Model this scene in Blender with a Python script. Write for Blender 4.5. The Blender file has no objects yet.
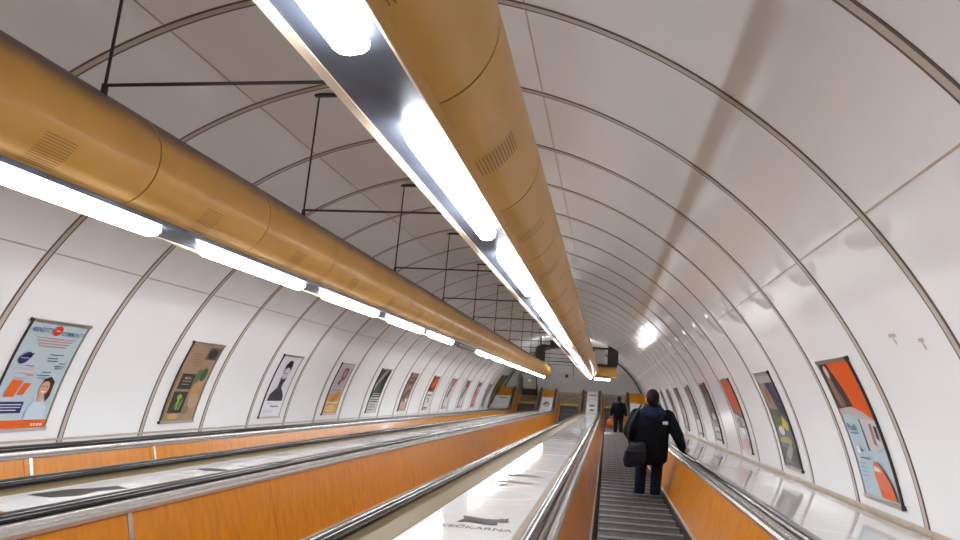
import bpy, bmesh, math, random
from mathutils import Vector, Matrix
random.seed(7)
scene = bpy.context.scene
COL = scene.collection
PI = math.pi
A30 = math.radians(30); c30 = math.cos(A30); s30 = math.sin(A30)

# ------------------------------------------------------------------ frames
# The tunnel slopes down at 30 degrees.  Slope frame: X right, Y down the slope, Z normal to it, origin at the viewer's eye.
LIFT = 20.0
M = Matrix.Translation((0, 0, LIFT)) @ Matrix.Rotation(-A30, 4, 'X')
def S(x, y, z): return M @ Vector((x, y, z))
ROLL = math.radians(1)                        # the round lining and its ducts sit one degree round from the level escalators
MT_ = M @ Matrix.Rotation(ROLL, 4, 'Y')
FR = [MT_]                                    # frame new top-level objects are built in: MT_ lining, M escalators
def to_level(p): return Matrix.Rotation(ROLL, 3, 'Y') @ Vector(p)
org = {}                                      # slope-frame origin of every object

# ------------------------------------------------------------------ materials
def mat(name, col, rough=.5, metal=0., spec=.5, noise=0., nscale=8., nstretch=(1, 1, 1), bump=0., bscale=3., coat=0., emit=None, estr=0., bstretch=(1, 1, 1)):
    m = bpy.data.materials.new(name); m.use_nodes = True
    nt = m.node_tree; b = nt.nodes['Principled BSDF']
    b.inputs['Base Color'].default_value = (*col, 1); b.inputs['Roughness'].default_value = rough
    b.inputs['Metallic'].default_value = metal; b.inputs['Specular IOR Level'].default_value = spec
    b.inputs['Coat Weight'].default_value = coat; b.inputs['Coat Roughness'].default_value = .06
    if noise or bump:
        tc = nt.nodes.new('ShaderNodeTexCoord')
    if noise:
        mp = nt.nodes.new('ShaderNodeMapping'); mp.inputs['Scale'].default_value = nstretch
        n = nt.nodes.new('ShaderNodeTexNoise'); n.inputs['Scale'].default_value = nscale; n.inputs['Detail'].default_value = 4
        r = nt.nodes.new('ShaderNodeValToRGB')
        r.color_ramp.elements[0].position = .3; r.color_ramp.elements[1].position = .7
        r.color_ramp.elements[0].color = (*[c * (1 - noise) for c in col], 1)
        r.color_ramp.elements[1].color = (*[min(1, c * (1 + noise)) for c in col], 1)
        nt.links.new(tc.outputs['Object'], mp.inputs['Vector']); nt.links.new(mp.outputs['Vector'], n.inputs['Vector'])
        nt.links.new(n.outputs['Fac'], r.inputs['Fac']); nt.links.new(r.outputs['Color'], b.inputs['Base Color'])
    if bump:
        mp = nt.nodes.new('ShaderNodeMapping'); mp.inputs['Scale'].default_value = bstretch
        n = nt.nodes.new('ShaderNodeTexNoise'); n.inputs['Scale'].default_value = bscale; n.inputs['Detail'].default_value = 1
        bp = nt.nodes.new('ShaderNodeBump'); bp.inputs['Strength'].default_value = 1; bp.inputs['Distance'].default_value = bump
        nt.links.new(tc.outputs['Object'], mp.inputs['Vector']); nt.links.new(mp.outputs['Vector'], n.inputs['Vector'])
        nt.links.new(n.outputs['Fac'], bp.inputs['Height']); nt.links.new(bp.outputs['Normal'], b.inputs['Normal'])
    if emit:
        b.inputs['Emission Color'].default_value = (*emit, 1); b.inputs['Emission Strength'].default_value = estr
    return m
def dark_topped(m, top_col):  # mixes in a darker colour where the surface faces up, edge broken by noise
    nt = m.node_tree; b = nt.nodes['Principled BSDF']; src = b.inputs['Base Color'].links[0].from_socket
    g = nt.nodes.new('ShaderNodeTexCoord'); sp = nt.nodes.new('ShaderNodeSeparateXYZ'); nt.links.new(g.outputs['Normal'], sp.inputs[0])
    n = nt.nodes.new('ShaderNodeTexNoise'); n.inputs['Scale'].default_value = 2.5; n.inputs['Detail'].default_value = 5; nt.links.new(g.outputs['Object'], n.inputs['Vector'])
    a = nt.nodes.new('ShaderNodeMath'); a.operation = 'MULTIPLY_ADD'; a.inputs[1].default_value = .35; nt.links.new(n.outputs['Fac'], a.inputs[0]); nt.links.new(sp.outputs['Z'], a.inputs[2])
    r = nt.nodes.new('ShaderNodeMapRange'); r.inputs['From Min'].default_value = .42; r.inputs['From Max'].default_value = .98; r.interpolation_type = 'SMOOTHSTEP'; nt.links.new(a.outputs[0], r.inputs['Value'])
    mx = nt.nodes.new('ShaderNodeMix'); mx.data_type = 'RGBA'; nt.links.new(r.outputs[0], mx.inputs['Factor']); nt.links.new(src, mx.inputs[6]); mx.inputs[7].default_value = (*top_col, 1)
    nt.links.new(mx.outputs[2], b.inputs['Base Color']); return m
_cm = {}
def cmat(col, rough=.35):
    k = (tuple(round(c, 3) for c in col), rough)
    if k not in _cm: _cm[k] = mat('printed_ink', k[0], rough, spec=.25)
    return _cm[k]
def rgb(r, g, b):
    f = lambda c: ((c / 255 + .055) / 1.055) ** 2.4 if c > 10 else c / 255 / 12.92
    return (f(r), f(g), f(b))

MT = dict(
    lining=mat('white_enamel_lining', (.925, .932, .945), .13, spec=.24, noise=.02, nscale=1.2, bump=.0025, bscale=1.3),
    joint=mat('dark_brown_joint', (.13, .095, .075), .6),
    strip=mat('cream_joint_strip', (.56, .50, .45), .4),
    trim=mat('beige_steel_trim', (.55, .45, .36), .3, noise=.15, nscale=6),
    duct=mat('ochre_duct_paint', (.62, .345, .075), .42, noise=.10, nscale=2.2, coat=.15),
    slot=mat('dark_slot', (.16, .10, .035), .7),
    seam=mat('duct_seam_band', (.10, .06, .02), .6),
    tray=mat('polished_steel_tray', (.10, .115, .155), .38, .25, spec=.22, noise=.35, nscale=3, bump=.003, bscale=5),
    lip=mat('cream_tray_lip', (.75, .62, .48), .4),
    lamp=mat('lit_lamp_diffuser', (.95, .95, .92), .3, emit=(.965, .985, 1.), estr=19.),
    fill_lens=mat('fill_light_lens', (.9, .9, .9), .3, emit=(.95, .98, 1.), estr=70.),  # lens of the two fill lamps added above the landing
    spot=mat('spotlight_lens', (.9, .9, .9), .3, emit=(1, 1, 1), estr=1.0),
    lampdim=mat('faintly_lit_lamp_diffuser', (.9, .55, .5), .3, emit=(1, .5, .45), estr=1.6),
    lampoff=mat('unlit_lamp_diffuser', (.18, .16, .17), .3),
    housing=mat('grey_lamp_housing', (.6, .58, .55), .4),
    rod=mat('dark_iron_rod', (.045, .035, .04), .55),
    veneer=mat('orange_wood_veneer', (.64, .225, .007), .26, spec=.35, noise=.14, nscale=3, nstretch=(8, 8, .6), coat=.08, bump=.001, bscale=5),
    chrome=mat('brushed_steel', (.62, .60, .58), .27, .85, noise=.06, nscale=30),
    groove=mat('brown_groove', (.09, .06, .04), .45, .3),
    brass=mat('dull_brass_edging', (.22, .165, .085), .42, .5),
    rubber=mat('black_rubber_handrail', (.022, .021, .022), .16, spec=.45),
    skirt=mat('black_skirt', (.02, .018, .017), .35),
    deckmirror=mat('mirror_gloss_white_deck', (.80, .79, .79), .05, spec=.7, noise=.02, nscale=4, bump=.0008, bscale=5),
    nosing=mat('worn_step_edge', (.34, .33, .33), .35, .8, noise=.2, nscale=20),
    deck=mat('white_gloss_deck', (.77, .76, .76), .055, spec=.2, noise=.02, nscale=4, bump=.0012, bscale=5),
    step=mat('grey_step_metal', (.17, .165, .17), .42, .7, noise=.25, nscale=14),
    riser=mat('dark_riser_metal', (.06, .06, .062), .5, .5),
    yellow=mat('yellow_comb', (.66, .49, .08), .5, noise=.15, nscale=9),
    plate=mat('landing_plate', (.30, .25, .19), .4, .4, noise=.2, nscale=10),
    floor=mat('tan_stone_floor', (.40, .32, .23), .4, noise=.25, nscale=5),
    concrete=mat('grey_concrete', (.30, .29, .28), .8, noise=.15, nscale=3),
    wall=mat('grey_wall_cladding', (.62, .62, .62), .45, noise=.05, nscale=2),
    booth=mat('booth_glass_grey', (.48, .45, .40), .15),
    darkmetal=mat('dark_metal', (.05, .05, .055), .4, .4),
    sheetgrey=mat('grey_sheet_metal', (.48, .47, .45), .4),
    alu=mat('aluminium_poster_rail', (.58, .52, .47), .3, .8),
    blackrail=mat('black_poster_edge', (.03, .025, .025), .4),
    skin=mat('skin', (.50, .27, .19), .55), hair=mat('dark_brown_hair', (.011, .007, .006), .7, spec=.2, noise=.4, nscale=60),
    coat=mat('navy_black_coat', (.006, .007, .012), .9, spec=.2, noise=.3, nscale=20), hood=mat('navy_hood', (.010, .016, .045), .8, spec=.2, noise=.2, nscale=16),
    jeans=mat('dark_blue_jeans', (.008, .011, .045), .8, noise=.3, nscale=40), black=mat('black_cloth', (.012, .012, .014), .8, noise=.2, nscale=30),
    shoe=mat('black_shoe', (.015, .014, .014), .45), white=mat('white_paint', (.8, .8, .8), .4),
    bag=mat('navy_bag', (.014, .017, .035), .6, noise=.2, nscale=20), orangebag=mat('orange_bag', (.75, .22, .07), .5, noise=.2, nscale=9),
    grass=mat('smudge', (.55, .47, .42), .5, noise=.3, nscale=40),
)

def dented(m):
    nt = m.node_tree; bp = [n for n in nt.nodes if n.type == 'BUMP'][0]; src = bp.inputs['Height'].links[0].from_socket
    def mth(op, *a):
        n = nt.nodes.new('ShaderNodeMath'); n.operation = op
        for i, v in enumerate(a):
            if isinstance(v, (int, float)): n.inputs[i].default_value = v
            else: nt.links.new(v, n.inputs[i])
        return n.outputs[0]
    tc = nt.nodes.new('ShaderNodeTexCoord'); sp = nt.nodes.new('ShaderNodeSeparateXYZ'); nt.links.new(tc.outputs['Object'], sp.inputs[0])
    fr = mth('SUBTRACT', mth('FRACT', mth('ADD', mth('DIVIDE', mth('SUBTRACT', sp.outputs['Y'], 5.247 + .10), 1.2965), 20.5)), .5)
    u = mth('MULTIPLY', fr, 1.2965 / .42); v = mth('DIVIDE', mth('SUBTRACT', sp.outputs['Z'], 1.10), .17)
    d = mth('SQRT', mth('ADD', mth('MULTIPLY', u, u), mth('MULTIPLY', v, v)))
    mr = nt.nodes.new('ShaderNodeMapRange'); mr.interpolation_type = 'SMOOTHSTEP'; mr.inputs['From Min'].default_value = .35; mr.inputs['From Max'].default_value = 1.0
    mr.inputs['To Min'].default_value = 5.; mr.inputs['To Max'].default_value = 0.; nt.links.new(d, mr.inputs['Value'])
    nt.links.new(mth('ADD', src, mr.outputs[0]), bp.inputs['Height'])
dented(MT['lining'])
dark_topped(MT['duct'], (.06, .045, .045))
# ------------------------------------------------------------------ mesh builder
class MB:
    def __init__(s): s.v = []; s.f = []
    def add(s, vs, fs):
        o = len(s.v); s.v += [tuple(v) for v in vs]; s.f += [tuple(i + o for i in f) for f in fs]; return s
    def box(s, x0, x1, y0, y1, z0, z1):
        return s.add([(x0, y0, z0), (x1, y0, z0), (x1, y1, z0), (x0, y1, z0), (x0, y0, z1), (x1, y0, z1), (x1, y1, z1), (x0, y1, z1)],
                     [(3, 2, 1, 0), (4, 5, 6, 7), (0, 1, 5, 4), (1, 2, 6, 5), (2, 3, 7, 6), (3, 0, 4, 7)])
    def loft(s, rings, cap=True):
        n = len(rings[0]); vs = [p for r in rings for p in r]; fs = []
        for i in range(len(rings) - 1):
            for j in range(n):
                k = (j + 1) % n
                fs.append((i * n + j, i * n + k, (i + 1) * n + k, (i + 1) * n + j))
        if cap: fs += [tuple(range(n))[::-1], tuple(range((len(rings) - 1) * n, len(rings) * n))]
        return s.add(vs, fs)
    def extr(s, sec, y0, y1):                       # closed (x, z) section along the tunnel
        return s.loft([[(x, y, z) for x, z in sec] for y in (y0, y1)])
    def tube(s, pts, r, n=10, rs=None):
        pts = [Vector(p) for p in pts]; rings = []; up = None
        for i, p in enumerate(pts):
            t = (pts[min(i + 1, len(pts) - 1)] - pts[max(i - 1, 0)]).normalized()
            if up is None:
                up = Vector((0, 0, 1)) if abs(t.z) < .9 else Vector((1, 0, 0))
            a = (up - t * up.dot(t))
            if a.length < 1e-4: a = t.orthogonal()
            a.normalize(); b = t.cross(a); up = a
            rr = rs[i] if rs else r
            rings.append([p + (a * math.cos(2 * PI * k / n) + b * math.sin(2 * PI * k / n)) * rr for k in range(n)])
        return s.loft(rings)
    def ell(s, c, rx, ry, rz, nu=16, nv=10, rot=None):
        c = Vector(c); rings = []
        for i in range(nv + 1):
            t = PI * i / nv; t = min(max(t, .02), PI - .02)
            ring = []
            for k in range(nu):
                p = Vector((rx * math.sin(t) * math.cos(2 * PI * k / nu), ry * math.sin(t) * math.sin(2 * PI * k / nu), -rz * math.cos(t)))
                if rot: p = rot @ p
                ring.append(c + p)
            rings.append(ring)
        return s.loft(rings)
    def mesh(s, name, off=(0, 0, 0), smooth=35):
        me = bpy.data.meshes.new(name); o = Vector(off)
        me.from_pydata([tuple(Vector(v) - o) for v in s.v], [], s.f)
        bm = bmesh.new(); bm.from_mesh(me); bmesh.ops.recalc_face_normals(bm, faces=bm.faces); bm.to_mesh(me); bm.free()
        if smooth:
            me.shade_smooth(); me.set_sharp_from_angle(angle=math.radians(smooth))
        me.update(); return me

def thing(name, loc, label, cat, group=None, upright=False):
    o = bpy.data.objects.new(name, None); COL.objects.link(o); o.empty_display_size = .1
    o.matrix_world = Matrix.Translation(S(*loc)) if upright else FR[0] @ Matrix.Translation(loc)
    org[o.name] = (0, 0, 0) if upright else tuple(loc)
    tag(o, label, cat, group); return o
def tag(o, label=None, cat=None, group=None, kind=None):
    if label: o['label'] = label
    if cat: o['category'] = cat
    if group: o['group'] = group
    if kind: o['kind'] = kind
    return o
def put(name, me, m, parent=None, loc=(0, 0, 0)):
    if isinstance(me, MB):
        base = org[parent.name] if parent else loc
        me = me.mesh(name, base)
    if m and not me.materials: me.materials.append(m)
    o = bpy.data.objects.new(name, me); COL.objects.link(o)
    if parent:
        o.parent = parent; org[o.name] = org[parent.name]
    else:
        o.matrix_world = FR[0] @ Matrix.Translation(loc); org[o.name] = tuple(loc)
    return o
def copyat(name, me, parent, loc):              # shares the mesh, sits at a slope-frame spot under its thing
    o = bpy.data.objects.new(name, me); COL.objects.link(o); o.parent = parent
    o.location = Vector(loc) - Vector(org[parent.name]); org[o.name] = tuple(loc); return o
def struct(name, mb, m, label, cat, loc=(0, 0, 0)):
    o = put(name, mb, m, None, loc); return tag(o, label, cat, None, 'structure')
ORD = ['first', 'second', 'third', 'fourth', 'fifth', 'sixth', 'seventh', 'eighth', 'ninth', 'tenth', 'eleventh', 'twelfth', 'thirteenth', 'fourteenth',
       'fifteenth', 'sixteenth', 'seventeenth', 'eighteenth', 'nineteenth', 'twentieth', 'twenty-first', 'twenty-second', 'twenty-third', 'twenty-fourth',
       'twenty-fifth', 'twenty-sixth', 'twenty-seventh', 'twenty-eighth', 'twenty-ninth', 'thirtieth', 'thirty-first', 'thirty-second', 'thirty-third', 'thirty-fourth', 'thirty-fifth']

# ------------------------------------------------------------------ tunnel
CX, CZ, RAD = -1.7475, -1.342, 3.924
RIB0, RIBP = 5.247, 1.2965
YBACK, YEND = -5.0, 37.6
def ring(th, y, r=RAD): return (CX + r * math.cos(th), y, CZ + r * math.sin(th))
rd = math.radians
def ringrect(t0, t1, y0, y1, r0, r1, n, mb=None):
    mb = mb or MB()
    rings = []
    for i in range(n + 1):
        t = t0 + (t1 - t0) * i / n
        rings.append([ring(t, y0, r0), ring(t, y1, r0), ring(t, y1, r1), ring(t, y0, r1)])
    return mb.loft(rings)
TH = [rd(5), rd(38.3), rd(73), rd(110.3), rd(144.2), rd(175)]
struct('wall_right', ringrect(TH[0], TH[1], YBACK, YEND, RAD, RAD + .12, 20), MT['lining'], 'glossy white enamel lining of the right tunnel wall', 'wall')
struct('ceiling', ringrect(TH[1], TH[4], YBACK, YEND, RAD, RAD + .12, 60), MT['lining'], 'curved white panelled ceiling of the tunnel over both ducts', 'ceiling')
struct('wall_left', ringrect(TH[4], TH[5], YBACK, YEND, RAD, RAD + .12, 20), MT['lining'], 'glossy white enamel lining of the left tunnel wall', 'wall')
WB = ringrect(TH[0] - .2, PI + .4, YBACK - .1, YBACK, .02, RAD + .1, 40)
struct('back_cap', WB, MT['wall'], 'plain unseen cap added to close the tunnel behind the viewer', 'wall')  # out-of-view cap added to keep world light out of the open tunnel end
# ribs: a cream strip between two dark joints
n = 0
for k in range(-7, 24):
    y = RIB0 + RIBP * k
    n += 1
    r = struct('trim_%d' % n, ringrect(TH[0], TH[5], y - .022, y + .022, RAD - .0055, RAD, 90), MT['strip'],
               'cream joint strip arching over the tunnel lining, %s one counted from the viewer' % (ORD[k + 4] if k >= -4 else 'hidden'), 'joint strip')
    put('joint_gap', ringrect(TH[0], TH[5], y - .039, y + .039, RAD - .004, RAD + .001, 90), MT['joint'], r)
# long seams
for t, nm in ((TH[1], 'right wall'), (TH[2], 'ceiling right of the ducts'), (TH[3], 'ceiling between the ducts'), (TH[4], 'left wall')):
    n += 1
    struct('trim_%d' % n, ringrect(t - .0016, t + .0016, YBACK, YEND, RAD - .003, RAD + .001, 1), MT['trim'], 'thin seam running along the %s lining' % nm, 'seam')

# ------------------------------------------------------------------ escalator path
FR[0] = M
NOSE_Z = -1.22; LIPZ = -.69; DECKZ = -.675
YB = 33.0; ZC = 1.6; RA = ZC - NOSE_Z; ARC = RA * A30
def path(s, nn):
    if s <= YB: return (s, nn)
    a = (s - YB) / RA
    if a <= A30: return (YB + (ZC - nn) * math.sin(a), ZC - (ZC - nn) * math.cos(a))
    L = s - YB - ARC
    return (YB + (ZC - nn) * s30 + L * c30, ZC - (ZC - nn) * c30 + L * s30)
def srange(a, b):
    l = [a]
    if a < YB < b: l.append(YB)
    for i in range(1, 9):
        t = YB + ARC * i / 8
        if a < t < b: l.append(t)
    return l + [b]
def sweep(sec, a, b, mb=None):
    mb = mb or MB()
    return mb.loft([[(x, *path(s, nn)) for x, nn in sec] for s in srange(a, b)])
S0 = -4.0; SCOMB = YB + 2.5; SEND = YB + 3.0; SWALL = YB + 3.85
LANES = [-3.92, -1.82, .345]

# one step: tread facing up, riser below its front edge
PITCH = .40; TREAD = PITCH * c30; RISE = PITCH * s30; HW = .402
def step_mesh(w=HW):
    mb = MB(); h = Vector((0, c30, s30)); u = Vector((0, -s30, c30)); N = 34
    sec = []
    for i in range(N):
        x0 = -w + 2 * w * i / N; x1 = -w + 2 * w * (i + 1) / N; d = (x1 - x0) * .5
        sec += [(x0, 0), (x0 + d, 0), (x0 + d, -.011), (x1, -.011)]
    top = [(x, z) for x, z in sec] + [(w, -.03), (-w, -.03)]
    a = [Vector((x, 0, 0)) + u * z for x, z in top]; b = [p - h * (TREAD - .002) for p in a]
    mb.loft([a, b])
    return mb
def riser_mesh(w=HW):
    mb = MB(); h = Vector((0, c30, s30)); u = Vector((0, -s30, c30))
    pts = [Vector((0, 0, 0)) - h * .012 - u * .012 + u * -.018, Vector((0, 0, 0)) - h * .05 - u * .03]
    q = [pts[0], pts[0] - u * (RISE - .045), pts[0] - u * (RISE - .045) - h * .04, pts[1]]
    mb.loft([[p + Vector((x, 0, 0)) for p in q] for x in (-w, w)])
    return mb
def nose_mesh(w=HW):
    mb = MB(); h = Vector((0, c30, s30)); u = Vector((0, -s30, c30))
    q = [h * .004 + u * .003, h * .004 - u * .02, -h * .022 - u * .02, -h * .022 + u * .003]
    mb.loft([[p + Vector((x, 0, 0)) for p in q] for x in (-w, w)])
    return mb
STEP = step_mesh().mesh('step'); STEP.materials.append(MT['step'])
RISER = riser_mesh().mesh('riser'); RISER.materials.append(MT['riser'])
NOSE = nose_mesh().mesh('nosing'); NOSE.materials.append(MT['nosing'])

def oval(cx, cz, rx, rz, n=14): return [(cx + rx * math.cos(2 * PI * i / n), cz + rz * math.sin(2 * PI * i / n)) for i in range(n)]
def handrail(mb, cx):
    nz = -.627; rx, rz = .038, .023
    rings = [[(x, *path(s, zz)) for x, zz in oval(cx, nz, rx, rz)] for s in srange(S0, SEND)]
    # turn round the end and back underneath
    y0, z0 = path(SEND, nz); rr = .20
    for i in range(1, 11):
        a = PI * i / 10
        for_ring = []
        for x, zz in oval(cx, 0, rx, rz):
            R2 = rr + zz
            fy = R2 * math.sin(a); fz = -rr + R2 * math.cos(a)      # in the level frame: forward, up
            for_ring.append((x, y0 + fy * c30 - fz * s30, z0 + fy * s30 + fz * c30))
        rings.append(for_ring)
    last = rings[-1]
    rings.append([(x, y - .5 * c30, z - .5 * s30) for x, y, z in last])
    return mb.loft(rings)
JP, J0 = 1.545, 3.34
def escalator(cx, label, step_from, silver):
    t = thing('escalator', (cx, 2.0, NOSE_Z), label, 'escalator', 'escalators side by side in the tunnel')
    s = step_from
    while s < SCOMB - .05:
        y, z = path(s, NOSE_Z)
        st = copyat('step', STEP, t, (cx, y, z))
        if s < YB + ARC: copyat('riser', RISER, st, (cx, y, z))
        copyat('nosing', NOSE, st, (cx, y, z))
        s += PITCH if s < YB else .38
    for sg in (-1, 1):
        X = lambda v: cx + sg * v
        put('skirt', sweep([(X(.408), NOSE_Z - .14), (X(.43), NOSE_Z - .14), (X(.466), NOSE_Z + .02), (X(.450), NOSE_Z + .02)], S0, SEND + .3), MT['skirt'], t)
        put('skirt_bead', sweep([(X(.446), NOSE_Z + .02), (X(.486), NOSE_Z + .02), (X(.490), NOSE_Z + .046), (X(.450), NOSE_Z + .042)], S0, SEND + .3), MT['trim'], t)
        # veneered panels
        PB, PT = NOSE_Z + .044, LIPZ - .008
        a = J0 - 5 * JP
        while a < SEND + .02:
            b = min(a + JP, SEND + .1); aa = max(a, S0)
            if b - aa > .05:
                g = .003
                put('balustrade_panel', sweep([(X(.462), PB), (X(.482), PB), (X(.612), PT), (X(.590), PT)], aa + g, b - g), MT['veneer'], t)
            a += JP
        for ys, side in silver:
            if side == sg:
                put('cover_strip', sweep([(X(.458), PB + .004), (X(.466), PB + .004), (X(.592), PT), (X(.584), PT)], ys - .016, ys + .016), MT['chrome'], t)
        put('ledge_bead', sweep([(X(.572), -.698), (X(.592), -.704), (X(.602), -.690), (X(.600), -.672), (X(.586), -.668), (X(.574), -.680)], S0, SEND), MT['chrome'], t)
        put('ledge_groove', sweep([(X(.596), -.704), (X(.632), -.704), (X(.632), -.690), (X(.600), -.692)], S0, SEND), MT['groove'], t)
        put('ledge_rail', sweep([(X(.626), -.690), (X(.650), -.690), (X(.650), -.652), (X(.641), -.646), (X(.632), -.652), (X(.627), -.668)], S0, SEND), MT['chrome'], t)
        put('handrail_guide', sweep([(X(.646), -.70), (X(.700), -.70), (X(.692), -.640), (X(.655), -.640)], S0, SEND), MT['skirt'], t)
        put('handrail', handrail(MB(), cx + sg * .676), MT['rubber'], t)
        w_ = .872 if (sg > 0 and cx == LANES[1]) else .775
        put('brass_edging', sweep([(X(.690), -.70), (X(w_), -.70), (X(w_), -.673), (X(.760), -.662), (X(.720), -.655), (X(.694), -.655)], S0, SEND), MT['brass'], t)
        # rounded newel end under the turning handrail
        y0, z0 = path(SEND, -.65); mb = MB(); prof = []
        for i in range(11):
            a = PI * i / 10; prof.append((.17 * math.sin(a), -.18 + .175 * math.cos(a)))
        prof += [(-.15, -.36), (-.15, -.005)]
        mb.loft([[(X(xx), y0 + f * c30 - u * s30, z0 + f * s30 + u * c30) for f, u in prof] for xx in (.59, .725)])
        put('newel', mb, MT['chrome'], t)
    y, z = path(SCOMB, NOSE_Z)
    def lev(mb, f0, f1, u0, u1, x0, x1):
        vs = []
        for u in (u0, u1):
            for x, f in ((x0, f0), (x1, f0), (x1, f1), (x0, f1)):
                vs.append((x, y + f * c30 - u * s30, z + f * s30 + u * c30))
        return mb.add(vs, [(3, 2, 1, 0), (4, 5, 6, 7), (0, 1, 5, 4), (1, 2, 6, 5), (2, 3, 7, 6), (3, 0, 4, 7)])
    put('comb_plate', lev(MB(), 0, .09, -.04, .012, cx - .45, cx + .45), MT['yellow'], t)
    put('landing_plate', lev(MB(), .09, 1.0, -.04, .006, cx - .45, cx + .45), MT['plate'], t)
    return t
STEP_START = 10.33 - PITCH * 26                # a tread lies under the nearer person's feet
e_r = escalator(LANES[2], 'grey-stepped down escalator on the right that two people are riding', STEP_START, [])
e_m = escalator(LANES[1], 'empty middle escalator between the two white decks', STEP_START, [(J0, -1)])
e_l = escalator(LANES[0], 'empty far left escalator beside the left tunnel wall', STEP_START, [(4.95, -1), (6.5, -1)])

# ------------------------------------------------------------------ decks between the balustrades
def deck(x0, x1, label, endmat, white_to, z0=DECKZ, z1=DECKZ, m='deck'):
    t = thing('escalator_deck', ((x0 + x1) / 2, 2, DECKZ - .02), label, 'deck')
    a = -3.2
    sec = [(x0, z0 - .03), (x1, z1 - .03), (x1, z1), (x0, z0)]
    while a < white_to:
        b = min(a + 2.6, white_to)
        put('deck_panel', sweep(sec, a + .002, b - .002), MT[m], t); a = b
    if white_to < SEND: put('end_board', sweep(sec, white_to + .002, SEND), MT[endmat], t)
    y, z = path(SEND, DECKZ)
    mb = MB(); vs = []
    for f in (0, .03):
        for x, u in ((x0, .0), (x1, .0), (x1, -.55), (x0, -.55)):
            vs.append((x, y + f * c30 - u * s30, z + f * s30 + u * c30))
    mb.add(vs, [(0, 1, 2, 3), (7, 6, 5, 4), (0, 4, 5, 1), (1, 5, 6, 2), (2, 6, 7, 3), (3, 7, 4, 0)])
    put('end_face', mb, MT['veneer'], t)
    return t
DE = .776
deck(LANES[1] + .874, LANES[2] - DE, 'long white glossy deck between the middle and right escalators', 'deck', SEND)
deck(LANES[0] + DE, LANES[1] - DE, 'white poster deck between the left and middle escalators, orange board at its far end', 'veneer', YB + 2.2)
deck(LANES[2] + DE, 2.09, 'white glossy deck between the right escalator and the right wall', 'veneer', YB + 2.1, DECKZ, -.770, 'deckmirror')
deck(-5.62, LANES[0] - DE, 'narrow white deck along the left wall behind the far handrail', 'veneer', YB + 2.2, -.75, DECKZ)
FR[0] = MT_
# skirting where the lining meets the decks
struct('baseboard_right', ringrect(rd(8.9), rd(9.6), YBACK, YB + .3, RAD - .012, RAD, 2), MT['trim'], 'beige steel skirting along the foot of the right wall', 'skirting')
struct('baseboard_left', ringrect(rd(180 - 8.05), rd(180 - 7.75), YBACK, YB + .3, RAD - .012, RAD, 2), MT['trim'], 'beige steel skirting along the foot of the left wall', 'skirting')

FR[0] = M
# ------------------------------------------------------------------ invert slab, landing floor, end wall
struct('floor', MB().box(-5.7, 2.2, YBACK, YB, -1.95, -1.80), MT['concrete'], 'dark concrete slab beneath the moving steps', 'floor')
fy, fz = path(SCOMB + .9, -1.335)
def level_box(mb, x0, x1, f0, f1, u0, u1, by, bz):
    vs = []
    for u in (u0, u1):
        for x, f in ((x0, f0), (x1, f0), (x1, f1), (x0, f1)):
            vs.append((x, by + f * c30 - u * s30, bz + f * s30 + u * c30))
    return mb.add(vs, [(3, 2, 1, 0), (4, 5, 6, 7), (0, 1, 5, 4), (1, 2, 6, 5), (2, 3, 7, 6), (3, 0, 4, 7)])
FB = path(SCOMB, NOSE_Z)
floor2 = MB(); level_box(floor2, -5.75, 2.25, .0, 2.2, -.30, -.045, *FB)
struct('floor.001', floor2, MT['floor'], 'tan stone landing floor at the foot of the escalators', 'floor')
WBP = path(SWALL, NOSE_Z)                      # foot of the end wall
wm = MB()
for j in range(11):                            # wide cladding boards with shadow gaps
    level_box(wm, -6.0, 2.6, .0, .1, j * .305 - .05 + .003, (j + 1) * .305 - .05 - .003, *WBP)
level_box(wm, -6.0, 2.6, .01, .12, -.3, 3.35, *WBP)
struct('wall_end', wm, MT['wall'], 'grey panelled wall closing the tunnel beyond the landing', 'wall')
def wall_y(z): return WBP[0] - (z - WBP[1]) * s30 / c30
arch = MB(); rr = []
for i in range(61):
    t = rd(12) + rd(156) * i / 60
    o = []
    for r_, dy in ((RAD - .05, -.06), (RAD - .05, .0), (RAD + .01, .0), (RAD + .01, -.06)):
        p = to_level(ring(t, 0, r_)); o.append((p[0], wall_y(p[2]) + dy, p[2]))
    rr.append(o)
n += 1
struct('trim_%d' % n, arch.loft(rr), MT['darkmetal'], 'dark arched edge where the end wall meets the lining', 'trim')
def on_wall(x, u, f=0): return (x, WBP[0] + f * c30 - u * s30, WBP[1] + f * s30 + u * c30)
# attendant booth glimpsed at the foot of the left escalator
t = thing('attendant_booth', on_wall(-3.9, 0, -.35), 'small grey glazed booth with dark corner posts at the foot of left escalator', 'booth')
put('body', level_box(MB(), -4.28, -3.52, -.55, -.10, -.045, .35, *WBP), MT['darkmetal'], t)
put('window', level_box(MB(), -4.24, -3.56, -.53, -.12, .35, 1.05, *WBP), MT['booth'], t)
for x in (-4.28, -3.56):
    put('corner_post', level_box(MB(), x, x + .04, -.56, -.52, -.045, 1.1, *WBP), MT['darkmetal'], t)
put('roof', level_box(MB(), -4.30, -3.50, -.57, -.08, 1.05, 1.10, *WBP), MT['sheetgrey'], t)
put('notice', level_box(MB(), -3.98, -3.80, -.538, -.531, .74, .92, *WBP), MT['white'], t)
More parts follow.
